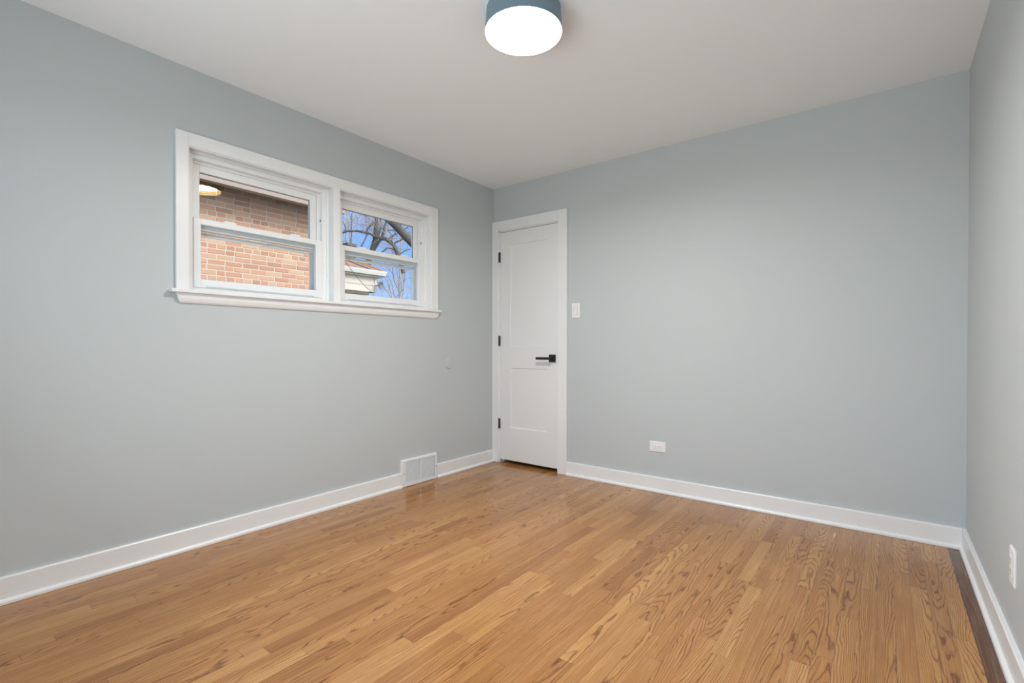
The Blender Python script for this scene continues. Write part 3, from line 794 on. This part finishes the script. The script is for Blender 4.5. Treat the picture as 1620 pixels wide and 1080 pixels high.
def twigs(bm, start, dirv, length, rad, depth, rr, kids=3):
    d = Vector(dirv).normalized(); p = Vector(start); pts = [p.copy()]
    n = 5
    for i in range(n):
        d = (d + Vector((rr.uniform(-.28, .28), rr.uniform(-.28, .28), rr.uniform(-.16, .26)))).normalized()
        p = p + d * length / n; pts.append(p.copy())
    tube(bm, pts, lerp_r(rad, rad * 0.5, len(pts)), 4 if depth > 1 else 3)
    if depth > 0:
        for _ in range(kids):
            i = rr.randint(1, n); dd = (pts[i] - pts[i - 1]).normalized()
            side = Vector((rr.uniform(-1, 1), rr.uniform(-1, 1), rr.uniform(-0.5, 0.9)))
            twigs(bm, pts[i], dd * 0.8 + side * 0.9, length * rr.uniform(0.5, 0.8), rad * 0.62, depth - 1, rr, kids)
rt = random.Random(11)
tree = thing('bare_tree', (-9.35, 8.35, GZ), 'bare grey tree with forking trunk behind the cream house roof', 'tree', 'bare trees outside')
b = NB(); tw = NB()
trunk = limb(b, [(-9.35, 8.35, GZ - 0.05), (-9.2, 8.46, 1.8), (-9.04, 8.58, 3.3), (-8.93, 8.66, 3.75)], 0.13, 0.075, rt, 10, 0.005)
trunk2 = limb(b, [(-8.93, 8.66, 3.72), (-8.85, 8.73, 4.16), (-8.85, 8.74, 4.47), (-8.84, 8.74, 4.8), (-8.90, 8.72, 5.4), (-9.0, 8.6, 6.4)], 0.085, 0.02, rt, 8, 0.01)
s2 = limb(b, [(-8.96, 8.64, 3.62), (-8.88, 8.7, 3.80), (-8.72, 8.83, 4.11), (-8.67, 8.87, 4.34), (-8.64, 8.9, 4.53), (-8.50, 9.0, 4.95), (-8.3, 9.2, 5.9)], 0.05, 0.018, rt, 8, 0.01)
s3 = limb(b, [(-8.89, 8.72, 4.05), (-8.95, 8.9, 4.25), (-8.91, 8.94, 4.44), (-8.91, 8.95, 4.7), (-8.85, 9.0, 5.2), (-8.9, 9.2, 6.0)], 0.045, 0.018, rt, 8, 0.01)
aL = limb(b, [(-8.84, 8.72, 4.10), (-8.66, 8.50, 4.15), (-8.75, 8.3, 4.20), (-8.88, 8.2, 4.23), (-9.04, 8.08, 4.24), (-9.16, 7.99, 4.23), (-9.25, 7.92, 4.19), (-9.6, 7.65, 4.05)], 0.035, 0.022, rt, 7, 0.01)
aR = limb(b, [(-8.86, 8.70, 4.13), (-8.72, 8.60, 4.14), (-8.60, 8.68, 4.10), (-8.47, 8.77, 4.06), (-8.36, 8.85, 4.0), (-8.28, 8.91, 3.89), (-8.21, 8.97, 3.71), (-8.14, 9.01, 3.50), (-8.05, 9.08, 3.1)], 0.045, 0.062, rt, 8, 0.01)
lp_ = limb(b, [(-8.77, 8.40, 4.20), (-8.78, 8.39, 4.31), (-8.72, 8.46, 4.43), (-8.66, 8.55, 4.52), (-8.82, 8.72, 4.60)], 0.028, 0.02, rt, 6, 0.006)
br1 = limb(b, [(-8.30, 8.90, 3.93), (-8.1, 9.0, 4.02), (-7.9, 9.1, 4.13)], 0.024, 0.016, rt, 6, 0.01)
br2 = limb(b, [(-8.42, 8.82, 4.05), (-8.35, 8.95, 4.18), (-8.2, 9.05, 4.28), (-8.0, 9.2, 4.42)], 0.02, 0.012, rt, 6, 0.01)
br3 = limb(b, [(-8.16, 9.0, 3.60), (-8.05, 9.1, 3.72), (-7.9, 9.2, 3.78)], 0.018, 0.010, rt, 6, 0.01)
br4 = limb(b, [(-9.05, 8.3, 3.70), (-8.95, 8.38, 3.95), (-8.80, 8.42, 4.18)], 0.018, 0.012, rt, 6, 0.01)
br5 = limb(b, [(-9.20, 7.96, 4.20), (-9.2, 7.98, 4.36), (-9.24, 7.93, 4.5)], 0.016, 0.01, rt, 6, 0.01)
br6 = limb(b, [(-9.06, 8.06, 3.90), (-9.06, 8.07, 4.23), (-9.05, 8.07, 4.72)], 0.018, 0.010, rt, 6, 0.006)
br7 = limb(b, [(-8.86, 8.74, 4.55), (-8.95, 8.55, 4.70), (-9.05, 8.4, 4.78)], 0.014, 0.008, rt, 6, 0.01)
br8 = limb(b, [(-8.84, 8.74, 4.45), (-8.6, 8.85, 4.36), (-8.45, 8.95, 4.25), (-8.35, 8.95, 4.1)], 0.014, 0.009, rt, 6, 0.01)
br9 = limb(b, [(-8.22, 8.96, 3.72), (-8.4, 8.8, 3.80), (-8.55, 8.75, 3.72), (-8.75, 8.6, 3.62)], 0.02, 0.012, rt, 6, 0.015)
obj('trunk', b, M['bark'], tree, True)
for br in (trunk2, s2, s3, aL, aR, lp_, br1, br2, br3, br4, br5, br6, br7, br8, br9):
    for _ in range(3):
        p = rt.choice(br)
        twigs(tw, p, (rt.uniform(-1, 1), rt.uniform(-1, 1), rt.uniform(-0.2, 1)), rt.uniform(0.35, 0.7), 0.0085, 2, rt, 3)
obj('twigs', tw, M['twig'], tree)
t2 = thing('bare_tree', (-3.2, 6.75, GZ), 'thick leaning bare tree limb across the top right corner of the right window', 'tree', 'bare trees outside')
b = NB(); tw = NB()
lm = limb(b, [(-3.2, 6.75, GZ - 0.05), (-3.35, 6.63, 1.2), (-3.7, 6.36, 2.29), (-3.96, 6.16, 2.71), (-4.17, 6.01, 2.97), (-4.42, 5.82, 3.29), (-4.73, 5.59, 3.66), (-5.3, 5.2, 4.6), (-5.8, 4.9, 5.8)], 0.11, 0.05, rt, 10, 0.006)
for _ in range(16):
    p = rt.choice(lm[9:]); twigs(b, p, (rt.uniform(-1, 1), rt.uniform(-1, 1), rt.uniform(-0.1, 1)), rt.uniform(0.3, 0.6), 0.006, 2, rt, 3)
tw.free(); obj('trunk', b, M['bark'], t2, True)
labels = ['slender bare sapling nearest the corner of the cream house', 'slender bare sapling in the middle of the right window lower pane',
          'slender bare sapling at the right edge of the right window lower pane', 'faint bare tree far behind the cream house',
          'faint bare tree far behind at the right window right side', 'faint bare tree far behind the forking trunk']
for i, (x, y, h, dep_, rad, kn) in enumerate([(-8.9, 9.3, 3.2, 4, 0.030, 4), (-8.4, 10.0, 3.3, 4, 0.034, 4), (-7.9, 10.7, 3.4, 4, 0.036, 4),
                                        (-13.5, 11.0, 6.0, 4, 0.06, 4), (-11.5, 14.2, 6.2, 4, 0.06, 4), (-12.5, 12.6, 6.6, 4, 0.06, 4)]):
    t = thing('bare_sapling' if i < 3 else 'bare_tree', (x, y, GZ), labels[i], 'tree', 'bare trees outside')
    b = NB(); tw = NB()
    q = limb(b, [(x, y, GZ - 0.05), (x + 0.05, y + 0.04, GZ + h * 0.3), (x - 0.04, y + 0.05, GZ + h * 0.6), (x + 0.05, y, GZ + h)], rad, rad * 0.45, rt, 6, 0.02)
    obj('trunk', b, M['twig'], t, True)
    for _ in range(7 if i < 3 else 8):
        p = rt.choice(q[4:]); twigs(tw, p, (rt.uniform(-1, 1), rt.uniform(-1, 1), rt.uniform(0.5, 1.6)), h * rt.uniform(0.2, 0.33), rad * 0.42, 3, rt, 3)
    obj('twigs', tw, M['twig'], t)
